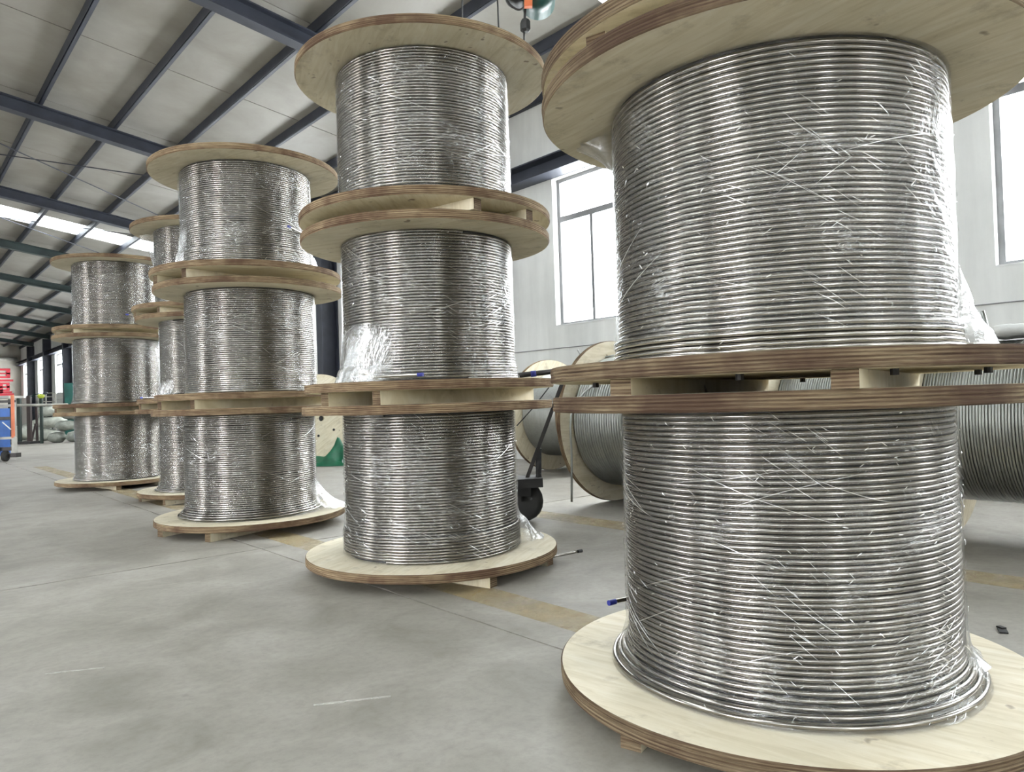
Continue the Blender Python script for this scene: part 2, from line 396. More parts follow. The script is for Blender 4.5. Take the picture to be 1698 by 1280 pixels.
def window(name, x, sgn, a, c, lights=5):
    """aluminium frame with five lower lights, a transom and an upper row; panes are parts"""
    b = MB(); xm = x + sgn*.14; fw = .055
    for z, hh_ in ((SILL+fw/2, fw), (3.71, .085), (HEAD-fw/2, fw)): b.box((xm, (a+c)/2, z), (.06, c-a, hh_))
    for y in (a+fw/2, c-fw/2): b.box((xm, y, (SILL+HEAD)/2), (.062, fw, HEAD-SILL))
    st = (c-a)/lights
    for k in range(1, lights): b.box((xm, c-k*st, (SILL+3.71)/2), (.05, .05, 3.71-SILL))
    w = struct(b.build(name, M['alu']))
    for k in range(lights):
        g = MB(); g.box((xm, c-(k+.5)*st, (SILL+3.71)/2), (.006, st-.05, 3.71-SILL-fw)); g.build('pane', M['glass'], w)
    g = MB(); g.box((xm, (a+c)/2, (HEAD+3.71)/2), (.006, c-a-2*fw, HEAD-3.71-fw)); g.build('pane', M['glass'], w)
    s = MB(); s.box((x+sgn*.06, (a+c)/2, SILL+.008), (.13, c-a, .016)); s.build('window_sill', M['white_frame'], w)
    return w
for k, (a, c) in enumerate(UNSEEN_DOORS):               # unseen open roller doors, added to bring low daylight under the flanges
    b = MB()
    for y in (a+.04, c-.04): b.box((XL-.02, y, DOOR_H/2), (.16, .08, DOOR_H))
    b.box((XL+.12, (a+c)/2, DOOR_H+.2), (.34, c-a+.2, .36)); struct(b.build('unseen_door_%d' % (k+1), M['alu']))
b = MB(); b.box((XL-15.2, 10, -.08), (30, 90, .12)); struct(b.build('ground', M['concrete']))
nw = 1
for x, sgn in ((XR, 1), (XL, -1)):
    for k in range(len(BAYS)):
        a, c = window_span(k, sgn < 0)
        if a < YB or c > YF or (sgn < 0 and k % 2 == 0): continue
        window('window_%d' % nw, x, sgn, a, c, 5 if sgn > 0 else 2); nw += 1
for a, c in W0:
    b = MB()
    for z in (1.53, 3.0, 4.47): b.box(((a+c)/2, YB-.14, z), (c-a, .06, .06))
    for xx in (a+.03, (a+c)/2, c-.03): b.box((xx, YB-.14, 3.0), (.06, .055, 2.96))
    w = struct(b.build('window_%d' % nw, M['alu'])); nw += 1
    for q in (0, 1):
        for z0, z1 in ((1.56, 2.97), (3.03, 4.44)):
            g = MB(); g.box((a+(c-a)*(q+.5)/2, YB-.14, (z0+z1)/2), ((c-a)/2-.09, .006, z1-z0)); g.build('pane', M['glass'], w)

# roof: sheets between purlins and frames, skylight strips, purlins, rafters
PZ, RZ = 5.54, 5.30                                   # underside of purlins and of rafters at the eave
PX = [2.25 + 1.17*k for k in range(-3, 5)]
rows = [XRIDGE] + PX + [XR+.25]
def sheet(parent, x0, x1, y0, y1, mat, name='roof_sheet'):
    b = MB(); z = lambda x: roof_z(x, PZ+.16)
    t = .03
    v = [(x0, y0, z(x0)), (x1, y0, z(x1)), (x1, y1, z(x1)), (x0, y1, z(x0))]
    b.add(v + [(p[0], p[1], p[2]+t) for p in v], [(3, 2, 1, 0), (4, 5, 6, 7)] + [(i, (i+1) % 4, 4+(i+1) % 4, 4+i) for i in range(4)])
    return b.build(name, mat, parent)
b = MB(); b.bar((XRIDGE, YB, roof_z(XRIDGE, PZ+.2)), (XRIDGE, YF, roof_z(XRIDGE, PZ+.2)), .5, .04); ceiling = struct(b.build('ceiling', M['panel']))
def roof_spans(lights):
    out = []
    for k in range(len(BAYS)-1):
        a, c = max(BAYS[k], YB-.2), BAYS[k+1]
        if k == len(BAYS)-2: c = YF+.2
        sk = [t for t in lights if a <= t[0] and t[1] <= c]
        cuts = [a, sk[0][0], sk[0][1], c] if sk else [a, (a+c)/2, c]
        for p, q in zip(cuts, cuts[1:]): out.append((p, q, bool(sk) and p == sk[0][0]))
    return out
spans, spans_left = roof_spans(SKYLIGHTS), roof_spans(SKYLIGHTS_LEFT)
for i in range(len(rows)-1):
    for p, q, s in spans:
        sheet(ceiling, rows[i]+.006, rows[i+1]-.006, p+.011, q-.011, M['skylight'] if s else M['panel'], 'skylight_sheet' if s else 'roof_sheet')
for p, q, s in spans_left:
    sheet(ceiling, XL-.25, XRIDGE-.006, p+.006, q-.006, M['skylight'] if s else M['panel'], 'skylight_sheet' if s else 'roof_sheet')
b = MB()
for sp, xa, xb in ((spans, XRIDGE, XR+.25), (spans_left, XL-.25, XRIDGE)):   # the dark outer cladding closes the joints of the sheets
    for p, q, s in sp:
        if s: continue
        za, zb = roof_z(xa, PZ+.225), roof_z(xb, PZ+.225)
        if xb == XRIDGE: zb = roof_z(XRIDGE-.001, PZ+.225)
        vs = [(xa, p, za), (xb, p, zb), (xb, q, zb), (xa, q, za)]
        b.add(vs+[(v[0], v[1], v[2]+.02) for v in vs], [(3, 2, 1, 0), (4, 5, 6, 7)] + [(i, (i+1) % 4, 4+(i+1) % 4, 4+i) for i in range(4)])
b.build('outer_cladding', M['core'], ceiling)
for x in PX + [XR-.08] + [2*XRIDGE-x for x in PX]:
    z = roof_z(x, PZ)
    b = MB(); b.box((x, (YB+YF)/2, z+.08), (.02, YF-YB, .156)); b.box((x+.03, (YB+YF)/2, z+.01), (.07, YF-YB, .016)); b.box((x+.03, (YB+YF)/2, z+.147), (.07, YF-YB, .016))
    b.build('purlin', M['navy'], ceiling)
for k, y in enumerate(BAYS[1:-1]):
    b = MB()
    for xa, xb in ((XR-.02, XRIDGE), (XRIDGE, XL+.02)):
        for dz, w_, h_ in ((.012, .20, .024), (.125, .014, .23), (.235, .20, .02)):
            b.bar((xa, y, roof_z(xa, RZ)+dz), (xb, y, roof_z(xb, RZ)+dz), w_, h_)
    b.build('rafter', M['green'] if k > 4 else M['navy'], ceiling)
    for x, sg in ((XR, -1), (XL, 1)):
        b = MB(); xx = x+sg*.2
        b.box((x+sg*.4, y, 2.65), (.02, .26, 5.3)); b.box((x+sg*.02, y, 2.65), (.02, .26, 5.3)); b.box((x+sg*.21, y, 2.65), (.38, .016, 5.3))
        o = b.build('column', M['navy'], wr if x == XR else wl)
    # diagonal rods and tie below the sheets
    if k in (3, 4):
        b = MB(); b.tube([(XR-.6, y+.2, roof_z(XR-.6, RZ+.2)), (XRIDGE, y+5.6, roof_z(XRIDGE, RZ+.2))], .012, 6); b.build('brace_rod', M['navy'], ceiling)
        b = MB(); b.tube([(XR-.6, y+5.6, roof_z(XR-.6, RZ+.2)), (XRIDGE, y+.2, roof_z(XRIDGE, RZ+.2))], .012, 6); b.build('brace_rod', M['navy'], ceiling)
# beam along the window heads
for x, sg, wl_ in ((XR, -1, wr), (XL, 1, wl)):
    b = MB(); b.box((x+sg*.16, (YB+YF)/2, 4.345), (.30, YF-YB-.1, .022)); b.box((x+sg*.16, (YB+YF)/2, 4.58), (.30, YF-YB-.1, .022)); b.box((x+sg*.12, (YB+YF)/2, 4.46), (.016, YF-YB-.1, .22))
    b.build('head_beam', M['navy'], wl_)
b = MB(); b.tube([(XR-.012, YB, 1.73), (XR-.012, YF, 1.73)], .006, 6); b.build('wall_wire', M['alu'], wr)

# ------------------------------------------------------------------ reels
RF, TF, RC, TR = .75, .0486, .516, .0083
H0, TURNS = .83, 50
def flange_mesh(seed, r=RF, edge='edge'):
    rr = random.Random(seed); n = 128; b = MB()
    hole = .05; c = .004
    prof = [(hole, 0), (r-c-.002, 0)]
    layers = 9
    for k in range(layers):                         # plies: each a shallow step of its own
        o = rr.uniform(-.0022, .0012)
        z0, z1 = c+(TF-2*c)*k/layers, c+(TF-2*c)*(k+1)/layers
        prof += [(r+o-.0005, z0+.0004), (r+o, z1-.0004)]
    prof += [(r-c, TF), (hole, TF), (hole, 0)]
    rad = [1+.0012*math.sin(3*2*PI*k/n+seed)+.0008*math.sin(7*2*PI*k/n) for k in range(n)]
    vs = [((p*rad[k] if p > hole else p)*math.cos(2*PI*k/n), (p*rad[k] if p > hole else p)*math.sin(2*PI*k/n), z) for p, z in prof for k in range(n)]
    for i in range(len(prof)-1):
        b.add([], [])
        mi = 0 if i in (0, len(prof)-3, len(prof)-2) else 1
        b.f += [(i*n+k, i*n+(k+1) % n, (i+1)*n+(k+1) % n, (i+1)*n+k) for k in range(n)]; b.mi += [mi]*n
    b.v = vs
    me = bpy.data.meshes.new('flange'); me.from_pydata(b.v, [], b.f); me.materials.append(M['face']); me.materials.append(M[edge])
    me.polygons.foreach_set('material_index', b.mi); me.update(); return me
FL = [flange_mesh(s) for s in (1, 2, 3)]
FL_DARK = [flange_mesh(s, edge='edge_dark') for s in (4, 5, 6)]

def coil_profile(n_out, flare, turns=TURNS, rc=RC, tr=TR):
    """radius of each turn, bottom turn first"""
    p = np.full(turns+1, rc-tr)
    for k in range(n_out): p[k] = rc-tr+tr*1.75
    for k, f in enumerate(flare): p[k] = max(p[k], rc-tr+f)
    return p
def coil_mesh(seed, n_out=0, flare=(), turns=TURNS, rc=RC, tr=TR, h=H0, seg=120, sides=8, mat=None):
    rs = np.random.RandomState(seed)
    prof = coil_profile(n_out, flare, turns, rc, tr)
    n = turns*seg+1; s = np.arange(n)/seg; th = 2*PI*s
    k = np.minimum(s.astype(int), turns-1); f = s-k
    sm = np.clip((f-.75)/.25, 0, 1); sm = sm*sm*(3-2*sm)
    r = prof[k]*(1-sm)+prof[np.minimum(k+1, turns)]*sm
    wob = np.interp(s, np.arange(0, turns+1, .25), rs.normal(0, .0009, turns*4+4))
    zw = np.interp(s, np.arange(0, turns+1, .25), rs.normal(0, .0006, turns*4+4))
    r = r+wob; z = tr+(h-2*tr)*s/turns+zw
    # gaps near a flared foot
    for kk, fl in enumerate(flare): pass
    ph = np.arange(sides)*2*PI/sides
    rad = r[:, None]+tr*np.cos(ph)[None]; zz = z[:, None]+tr*np.sin(ph)[None]
    co = np.stack([rad*np.cos(th)[:, None], rad*np.sin(th)[:, None], zz], -1).reshape(-1, 3)
    return grid_mesh('tube_coil', co, n, sides, mat or M['steel'], closed_v=True)
COILS = {
    'plain': (coil_mesh(11, 1), 1, ()),
    'nine': (coil_mesh(12, 9), 9, ()),
    'five': (coil_mesh(13, 5, (.022, .018)), 5, (.022, .018)),
    'flare': (coil_mesh(14, 0, (.058, .040, .024, .012, .006)), 0, (.058, .040, .024, .012, .006)),
    'far': (coil_mesh(15, 3, (.03, .02), seg=72, sides=6), 3, (.03, .02)),
}
cm = MB(); cm.lathe([(.04, 0), (RC-TR*1.6, 0), (RC-TR*1.6, H0), (.04, H0)], 64); CORE = cm.build('drum', M['core']); CORE_ME = CORE.data
bpy.data.objects.remove(CORE)

def coil_r(z, n_out, flare, h):
    k = z/h*TURNS
    p = coil_profile(n_out, flare)+TR
    return np.interp(k, np.arange(TURNS+1)+.5, p)
def film_mesh(seed, n_out, flare, h, z0=.0, z1=1.0, nu=44, nv=200):
    rs = np.random.RandomState(seed)
    z = (z0+(z1-z0)*np.linspace(0, 1, nu))*h; th = np.linspace(0, 2*PI, nv, endpoint=True)
    base = coil_r(z, n_out, flare, h)
    # film bridges the step between layers: smooth max
    base = np.maximum(base, np.convolve(np.pad(base, 4, 'edge'), np.ones(9)/9, 'valid'))
    T, Z = np.meshgrid(th, z); B = np.repeat(base[:, None], nv, 1)+.0035
    d = np.zeros_like(T)
    for _ in range(26):                               # pulled diagonal creases
        kt = rs.randint(5, 40); kz = rs.uniform(-60, 60); d += rs.uniform(0, 1)*np.sin(kt*T+kz*Z+rs.uniform(0, 6))/26
    for _ in range(7):                                # loose pockets
        t0, q0 = rs.uniform(0, 2*PI), rs.uniform(0, h); dt = (T-t0+PI) % (2*PI)-PI
        B += .010*rs.rand()*np.exp(-(dt/.22)**2-((Z-q0)/.09)**2)
    B += np.abs(d)*.012
    B[:, -1] = B[:, 0]
    co = np.stack([B*np.cos(T), B*np.sin(T), Z], -1).reshape(-1, 3)
    uv = np.stack([T*RC, Z], -1).reshape(-1, 2)
    return grid_mesh('stretch_film', co, nu, nv, M['film'], uv)
def sheet_mesh(seed, th0, dth, za, zb, amt, n_out, flare, h, power=1.7, up=False):
    """loose film pulled away from the coil towards a flange, widest at one end"""
    rs = np.random.RandomState(seed); nu, nv = 24, 40
    t = np.linspace(0, 1, nu); a = np.linspace(-1, 1, nv)
    T, A = np.meshgrid(t, a, indexing='ij')
    z = za+(zb-za)*T
    lobe = np.cos(A*PI/2)**1.2; pull = T**power
    r = coil_r(z.ravel(), n_out, flare, h).reshape(z.shape)+.005+amt*lobe*pull
    r += .008*np.sin(A*14+T*5+rs.uniform(0, 6))*pull+.004*np.sin(A*33+T*9+rs.uniform(0, 6))*pull
    th = th0+A*dth*(1-.25*T)
    co = np.stack([r*np.cos(th), r*np.sin(th), z+.004*np.sin(A*21)*T*(1 if not up else -1)], -1).reshape(-1, 3)
    uv = np.stack([th*RC, z], -1).reshape(-1, 2)
    me = grid_mesh('loose_film', co, nu, nv, M['loose'], uv)
    fd = np.clip((1-np.abs(A))/.35, 0, 1)*np.clip(T/.3, 0, 1)
    at_ = me.attributes.new('fade', 'FLOAT', 'POINT'); at_.data.foreach_set('value', fd.ravel().astype(np.float32))
    return me
def crease_mesh(seed, face, n_out, flare, h, count):
    """thin raised creases and torn strands of the film, too many to count"""
    rr = random.Random(seed); b = MB(); uvs = []
    cl = [(rr.uniform(-1.45, 1.45), rr.uniform(.08, .9)*h, -rr.uniform(.25, 1.0) if rr.random() < .75 else rr.uniform(.2, .8)) for _ in range(6)]
    for i in range(count):
        c = rr.choice(cl); kind = rr.random()
        if kind < .55:                                # flecks
            th = face+rr.uniform(-1.5, 1.5); z = rr.uniform(.02, h-.02); L = rr.uniform(.004, .016); w = rr.uniform(.0008, .0022); sl = rr.uniform(-1.5, 1.5); cv = 0
        elif kind < .97:                              # short folds in families
            th = face+c[0]+rr.gauss(0, .16); z = min(max(c[1]+rr.gauss(0, .09), .02), h-.02)
            sl = c[2]+rr.gauss(0, .10); L = rr.choice((.02, .03, .05, .08))*rr.uniform(.6, 1.4); w = rr.uniform(.0006, .0014); cv = rr.uniform(-.12, .12)
        else:                                         # long film edges
            th = face+rr.uniform(-1.2, 1.2); z = rr.uniform(.2, .8)*h; sl = rr.choice((-1, 1))*rr.uniform(.15, .6); L = rr.uniform(.2, .45); w = rr.uniform(.0006, .0012); cv = rr.uniform(-.2, .2)
        n = 6 if L < .1 else 14
        if L < .02: n = 3
        pts = []
        for k in range(n):
            s = (k/(n-1)-.5)*L; zz = z+s*sl*.9+cv*s*s/L
            if zz < .006 or zz > h-.006: zz = min(max(zz, .006), h-.006)
            tt = th+s/RC
            r0 = float(coil_r(np.array([zz]), n_out, flare, h)[0])+.0075
            pts.append((tt, zz, r0))
        vs = []
        for k, (tt, zz, r0) in enumerate(pts):
            q = w*math.sin(PI*(k+.4)/(n-.2))
            for dz, dr in ((-q, 0), (0, q*1.5), (q, 0)):
                vs.append(((r0+dr)*math.cos(tt), (r0+dr)*math.sin(tt), zz+dz))
        fs = [(k*3+j, k*3+j+1, k*3+3+j+1, k*3+3+j) for k in range(n-1) for j in (0, 1)]
        b.add(vs, fs)
    me = bpy.data.meshes.new('film_crease'); me.from_pydata(b.v, [], b.f); me.materials.append(M['fold'])
    me.polygons.foreach_set('use_smooth', [True]*len(me.polygons)); me.update(); return me

def bearers(root, z0, hgt, ang, offs, rad=.715):
    """timber bearers screwed under the bottom flange"""
    d = Vector((math.cos(ang), math.sin(ang), 0)); n = Vector((-d.y, d.x, 0))
    for o in offs:
        L = math.sqrt(rad*rad-o*o)
        b = MB(); c = n*o
        b.bar(Vector((0, 0, z0+hgt/2))+c-d*L, Vector((0, 0, z0+hgt/2))+c+d*L, .062, hgt-.0015)
        b.mi = [1, 1, 0, 0, 0, 0]
        b.build('bearer', [M['bearer'], M['bearer_end']], root)
def tail(root, pts, cap, r=TR, seg_cap=.03):
    b = MB(); b.tube(pts, r, 10); t = b.build('tube_end', M['steel'], root, True)
    if cap:
        e = Vector(pts[-1]); dr = (Vector(pts[-1])-Vector(pts[-2])).normalized()
        c = MB(); c.tube([e-dr*seg_cap*.8, e+dr*seg_cap*.3], r*1.25, 10); c.build('end_cap', cap, t)
    return t
def rad_pt(th, r, z): return (r*math.cos(th), r*math.sin(th), z)

GROUP = 'wooden reels of steel tube stacked three high in a row'
def reel(loc, b_, h, variant, label, seed, bear_ang, bear_offs, face, creases=140, far=False, film=True, lo=0.0, hi=1.0, bolts=False):
    root = thing('tube_reel', label, 'reel', loc, group=GROUP)
    z = b_
    bearers(root, 0, b_, bear_ang, bear_offs)
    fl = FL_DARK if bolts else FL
    f1 = link('flange', fl[seed % 3], root); f1.location = (0, 0, z); f1.rotation_euler = (0, 0, seed*1.7)
    f2 = link('flange', fl[(seed+1) % 3], root); f2.location = (0, 0, z+TF+h); f2.rotation_euler = (0, 0, seed*2.3)
    me, n_out, flare = COILS[variant]
    c = link('tube_coil', me, root); c.location = (0, 0, z+TF); c.scale = (1, 1, h/H0); c.rotation_euler = (0, 0, seed*.9)
    k = link('drum', CORE_ME, root); k.location = (0, 0, z+TF); k.scale = (1, 1, h/H0)
    if film:
        s = link('stretch_film', film_mesh(seed+50, n_out, flare, h, lo, hi), root); s.location = (0, 0, z+TF)
        cr = link('film_crease', crease_mesh(seed+90, face, n_out, flare, h, creases), root); cr.location = (0, 0, z+TF); cr['kind'] = 'stuff'
    if bolts:
        for zz_, dn in ((b_, -1),):
            for q in range(10):
                a = q*PI/5+.35
                bb = MB(); bb.lathe([(.0, 0), (.011, 0), (.011, .016), (0, .016)], 8); o = bb.build('bolt', M['black'], root)
                o.location = (.6*math.cos(a), .6*math.sin(a), zz_-.016 if dn < 0 else zz_)
    root['h_'] = h; root['z_'] = z+TF; root['v_'] = variant
    return root
def loose(root, seed, th0, dth, za, zb, amt, power=1.7):
    me, n_out, flare = COILS[root['v_']]
    o = link('loose_film', sheet_mesh(seed, th0, dth, za, zb, amt, n_out, flare, root['h_'], power), root); o.location = (0, 0, root['z_'])

def toworld(X, Y): return (X*math.cos(YAW)+Y*math.sin(YAW))*1.25, (-X*math.sin(YAW)+Y*math.cos(YAW))*1.25
STACKS = {
 'R':  dict(pos=[(.7091, 1.9687), (.7027, 1.9365), (.7059, 1.9526)], b=[.05, .0468, .05], h=[.8386, .8386, .83], v=['flare', 'five', 'plain']),
 'M':  dict(pos=[(-.4056, 3.5782), (-.3963, 3.5907), (-.3908, 3.5549)], b=[.0613, .076, .0613], h=[.816, .829, .829], v=['nine', 'five', 'plain']),
 'S3': dict(pos=[(-1.751, 4.9016), (-1.7373, 4.9218), (-1.74, 4.8944)], b=[.0693, .0693, .0693], h=[.8155]*3, v=['flare', 'plain', 'nine']),
 'S4': dict(pos=[(-2.7281, 6.6036), (-2.7126, 6.606), (-2.7345, 6.5922)], b=[.0583]*3, h=[.839]*3, v=['flare', 'far', 'far']),
 'S5': dict(pos=[(-4.215, 7.8479), (-4.2177, 7.8507), (-4.2109, 7.8481)], b=[.0543]*3, h=[.8348]*3, v=['far', 'far', 'far']),
}
LAB = {
 'R': ['bottom reel of the large near right stack, its pale lower flange in the foreground',
       'middle reel of the large near right stack, white film sheet billowing at its right foot',
       'top reel of the near right stack, mostly cut off by the picture edge'],
 'M': ['bottom reel of the second stack from the right, tube end poking over its lower flange',
       'middle reel of the second stack from the right, film bunched at its lower left',
       'top reel of the second stack from the right, below the hanging hoist'],
 'S3': ['bottom reel of the third stack from the right, film pulled to its right lower rim',
        'middle reel of the third stack from the right, between two identical reels',
        'top reel of the third stack from the right, blue-capped tube end at its right'],
 'S4': ['bottom reel of the partly hidden stack, lower flange showing left of the third stack',
        'middle reel of the partly hidden stack between the leftmost and third stacks',
        'top reel of the partly hidden stack, torn film flap at its upper left'],
 'S5': ['bottom reel of the leftmost stack, standing beside the long floor joint',
        'middle reel of the leftmost stack, film wrapped, blue tube cap at its lower right',
        'top reel of the leftmost stack, in front of the roof beams and skylight'],
}
# world angle of the bearers (degrees clockwise from the view direction) and their offsets
BEAR = {'R': [(34, (-.30, .26)), (34.5, (.244, -.318)), (36, (.28, -.28))], 'M': [(-55, (.28, -.28)), (38, (.12, -.255)), (-53, (-.08, .30))],
        'S3': [(30, (.28, -.28)), (38, (.25, -.25)), (36, (.22, -.2))], 'S4': [(40, (.28, -.28))]*3, 'S5': [(-50, (.28, -.28)), (35, (.3, -.26)), (40, (.1, -.3))]}
REELS = {}
sd = 1
for key, S in STACKS.items():
    z = 0
    for k in range(3):
        x, y = toworld(*S['pos'][k]); ang = BEAR[key][k]
        face = math.atan2(-y, -x)
        REELS[key, k] = reel((x, y, z), S['b'][k], S['h'][k], S['v'][k], LAB[key][k], sd, PI/2-YAW-R(ang[0]), ang[1], face,
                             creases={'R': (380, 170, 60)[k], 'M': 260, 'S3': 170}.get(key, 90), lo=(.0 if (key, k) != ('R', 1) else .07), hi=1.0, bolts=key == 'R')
        REELS[key, k]['face_'] = face
        z += S['b'][k]+2*TF+S['h'][k]; sd += 1
def L_(key, k, deg): return REELS[key, k]['face_']+R(deg)      # angle about the reel, 0 = towards the lens, -90 left, +90 right
loose(REELS['R', 1], 1, L_('R', 1, 108), .55, .28, .004, .16, .75)
loose(REELS['R', 1], 2, L_('R', 1, -98), .28, .66, .832, .16)
loose(REELS['R', 0], 3, L_('R', 0, 100), .6, .22, .03, .03)
loose(REELS['M', 1], 4, L_('M', 1, -62), .95, .34, .004, .04)
loose(REELS['M', 0], 5, L_('M', 0, 100), .45, .24, .004, .17)
loose(REELS['S3', 0], 6, L_('S3', 0, 85), .55, .26, .004, .21)
loose(REELS['S3', 2], 7, L_('S3', 2, -85), .5, .34, .004, .03)
loose(REELS['S3', 2], 8, L_('S3', 2, 85), .4, .22, .004, .05)
loose(REELS['S4', 2], 9, L_('S4', 2, -95), .4, .40, .80, .14)
loose(REELS['S4', 1], 10, L_('S4', 1, -70), .5, .2, .004, .02)
def ends(key, k, pts, cap):
    r = REELS[key, k]; tail(r, [Vector(p) for p in pts], cap)
def tangent_tail(key, k, deg, z, length, cap, side=1, r=RC+.012, drop=0.0):
    th = L_(key, k, deg); p = Vector(rad_pt(th, r, z)); t = Vector((-math.sin(th), math.cos(th), 0))*side
    pre = [Vector(rad_pt(th-side*q, r-.004, z)) for q in (.25, .12)]
    ends(key, k, pre+[p, p+t*length*.5+Vector((0, 0, -drop*.4)), p+t*length+Vector((0, 0, -drop))], cap)
ends('R', 0, [rad_pt(L_('R', 0, a_), RC+q_, .222) for a_, q_ in ((-132, .008), (-118, .016), (-106, .04), (-99, .075), (-96, .092))], M['cap'])
tangent_tail('M', 0, 30, .048, .72, M['blackcap'], 1)
tangent_tail('M', 1, -30, .155, .26, M['cap'], 1, RC+.03)
tangent_tail('S3', 2, 62, .42, .34, M['cap'], -1, RC+.012)
tangent_tail('S5', 2, 40, .24, .30, M['cap'], -1)
tangent_tail('S5', 1, 55, .16, .30, M['cap'], -1)

# reels lying on their rims along the window wall
LYING = 'wooden reels lying on their rims by the window wall'
def lying(x, yfar, label, rc, tr, mat, turns=None, r=RF, bolts=False, seed=0):
    root = thing('lying_reel', label, 'reel', (x, yfar, r*1.002), (R(90), 0, 0), LYING)
    h = .83
    f1 = link('flange', FL[seed % 3], root); f2 = link('flange', FL[(seed+1) % 3], root); f2.location = (0, 0, TF+h)
    f1.rotation_euler = (0, 0, seed); f2.rotation_euler = (0, 0, seed*2)
    turns = turns or int((h)/(2*tr)); me = coil_mesh(60+seed, 0, (), turns, rc, tr, h, 72, 6, mat)
    c = link('tube_coil', me, root); c.location = (0, 0, TF)
    b = MB(); b.lathe([(.06, 0), (rc-tr*1.6, 0), (rc-tr*1.6, h), (.06, h)], 48); d = b.build('drum', M['core'], root); d.location = (0, 0, TF)
    if bolts:
        for q in range(6):
            a = q*PI/3+.3; b = MB(); b.lathe([(.0, .008), (.022, .008), (.022, 0)], 10); o = b.build('bolt', M['black'], root)
            o.location = (.3*math.cos(a), .3*math.sin(a), 2*TF+h-.001)
        b = MB(); b.lathe([(0, 0), (.05, 0)], 20); o = b.build('hub_bore', M['black'], root); o.location = (0, 0, TF+h+.01)
    return root
A = lying(5.28, 4.62, 'lying reel of thick tube right of the dark trolley, thin tube end hanging down', .60, .014, M['steel_dull'], seed=0)
lying(6.98, 7.25, 'lying reel behind the dark trolley, close to the wall under the window', .55, .0115, M['steel_dull'], seed=1)
lying(5.28, 3.67, 'lying reel of tube mostly hidden behind the near right stack', .55, .0115, M['steel_dull'], seed=2)
lying(5.30, 2.735, 'lying reel glimpsed in the gap between the near stack flanges', .52, TR, M['steel_dull'], seed=3)
C = lying(5.30, 1.795, 'lying reel of grey tube at the right edge behind the near stack', .50, TR, M['steel_dull'], seed=4)
D = lying(5.74, 12.45, 'lying reel with a round black bore seen between the second and third stacks', .52, .0115, M['steel_dull'], seed=5, bolts=True)
def tail_world(root, pts, r, mat):
    inv = (Matrix.Translation(root.location) @ root.rotation_euler.to_matrix().to_4x4()).inverted()
    b = MB(); b.tube([inv @ Vector(p) for p in pts], r, 8); b.build('tube_end', mat, root, True)
tail_world(A, [(4.80, 4.30, 1.13), (4.62, 4.38, 1.0), at(947, 690, 6.0), at(948, 760, 6.0), at(948, 832, 6.0)], .009, M['steel_dull'])
tail_world(A, [(5.2, 4.50, 1.36), at(968, 600, 6.9), at(958, 580, 6.9)], .008, M['steel_dull'])

# ------------------------------------------------------------------ things by the wall and at the far left
def px(d): return d/FPX
# dark hand trolley between the second and the near stack
dp = 5.9
g0 = at(868, 848, dp); g0.z = 0
T = thing('hand_trolley', 'dark iron hand trolley with slanted shaft and black caster behind the second stack', 'trolley', g0)
lo = lambda p: Vector(p)-g0
b = MB(); b.bar(lo(at(873, 795, dp)), lo(at(937, 622, dp)), .05, .03); b.build('shaft', M['darksteel'], T)
b = MB(); b.tube([lo(at(846, 624, dp)), lo(at(925, 615, dp))], .022, 10); hb = b.build('handle', M['darksteel'], T, True)
b = MB(); b.tube([lo(at(880, 620.3, dp)), lo(at(889, 619.3, dp))], .026, 10); b.build('tape', M['cap'], hb, True)
b = MB(); b.bar(lo(at(893, 744, dp)), lo(at(893, 800, dp)), .045, .045); b.build('upright', M['black'], T)
b = MB(); b.bar(lo(at(838, 800, dp)), lo(at(899, 797, dp)), .30, .07); b.bar(lo(at(840, 812, dp)), lo(at(880, 812, dp)), .2, .08); b.build('base', M['black'], T)
cw = lo(at(868, 830, dp)); rw = cw.z - 0.0
b = MB(); ax = (right0*.45+fwd0).normalized()
wp = [cw - fwd0*.0 + ax*q for q in (-.028, -.022, .022, .028)]
rad_ = g0.z + cw.z
b.tube(wp, [rad_*.8, rad_, rad_, rad_*.8], 20); b.build('caster_wheel', M['rubber'], T, True)
b = MB(); b.bar(cw + ax*.04, cw + ax*.04 + Vector((0, 0, .12)), .012, .05); b.bar(cw - ax*.04, cw - ax*.04 + Vector((0, 0, .12)), .012, .05); b.build('caster_fork', M['black'], T)
b = MB(); b.tube([lo(at(912, 640, dp)), lo(at(885, 675, dp)), lo(at(857, 706, dp))], .005, 6); b.build('control_cable', M['black'], T)

# white film bundles on the lying reel at the right edge
rr = random.Random(5)
def blob(name, c, s, mat, seed, nu=14, nv=20, pinch=.0, parent=None, sq=2.6, rz=0.0):
    rs = np.random.RandomState(seed); ph = [rs.uniform(0, 6, 6) for _ in range(3)]
    u = np.linspace(-PI/2, PI/2, nu); v = np.linspace(0, 2*PI, nv, endpoint=False); U, V = np.meshgrid(u, v, indexing='ij')
    f = lambda w: np.sign(w)*np.abs(w)**(2/sq)
    X, Y, Z = f(np.cos(U))*f(np.cos(V)), f(np.cos(U))*f(np.sin(V)), f(np.sin(U))
    n = 1+.06*np.sin(3*X+ph[0][0])*np.sin(4*Y+ph[0][1])+.05*np.sin(7*X+5*Z+ph[1][0])+.035*np.sin(11*Y-6*X+ph[1][1])
    X, Y, Z = X*n*s[0], Y*n*s[1], Z*n*s[2]
    if pinch: 
        k = 1-pinch*np.clip(np.abs(X)/s[0]-.55, 0, 1); Y = Y*k; Z = Z*k
    ca, sa = math.cos(rz), math.sin(rz)
    co = np.stack([X*ca-Y*sa, X*sa+Y*ca, Z-Z.min()], -1).reshape(-1, 3)
    me = grid_mesh(name, co, nu, nv, mat, closed_v=True); o = link(name, me, parent); o.location = c; return o
zc = 1.2635
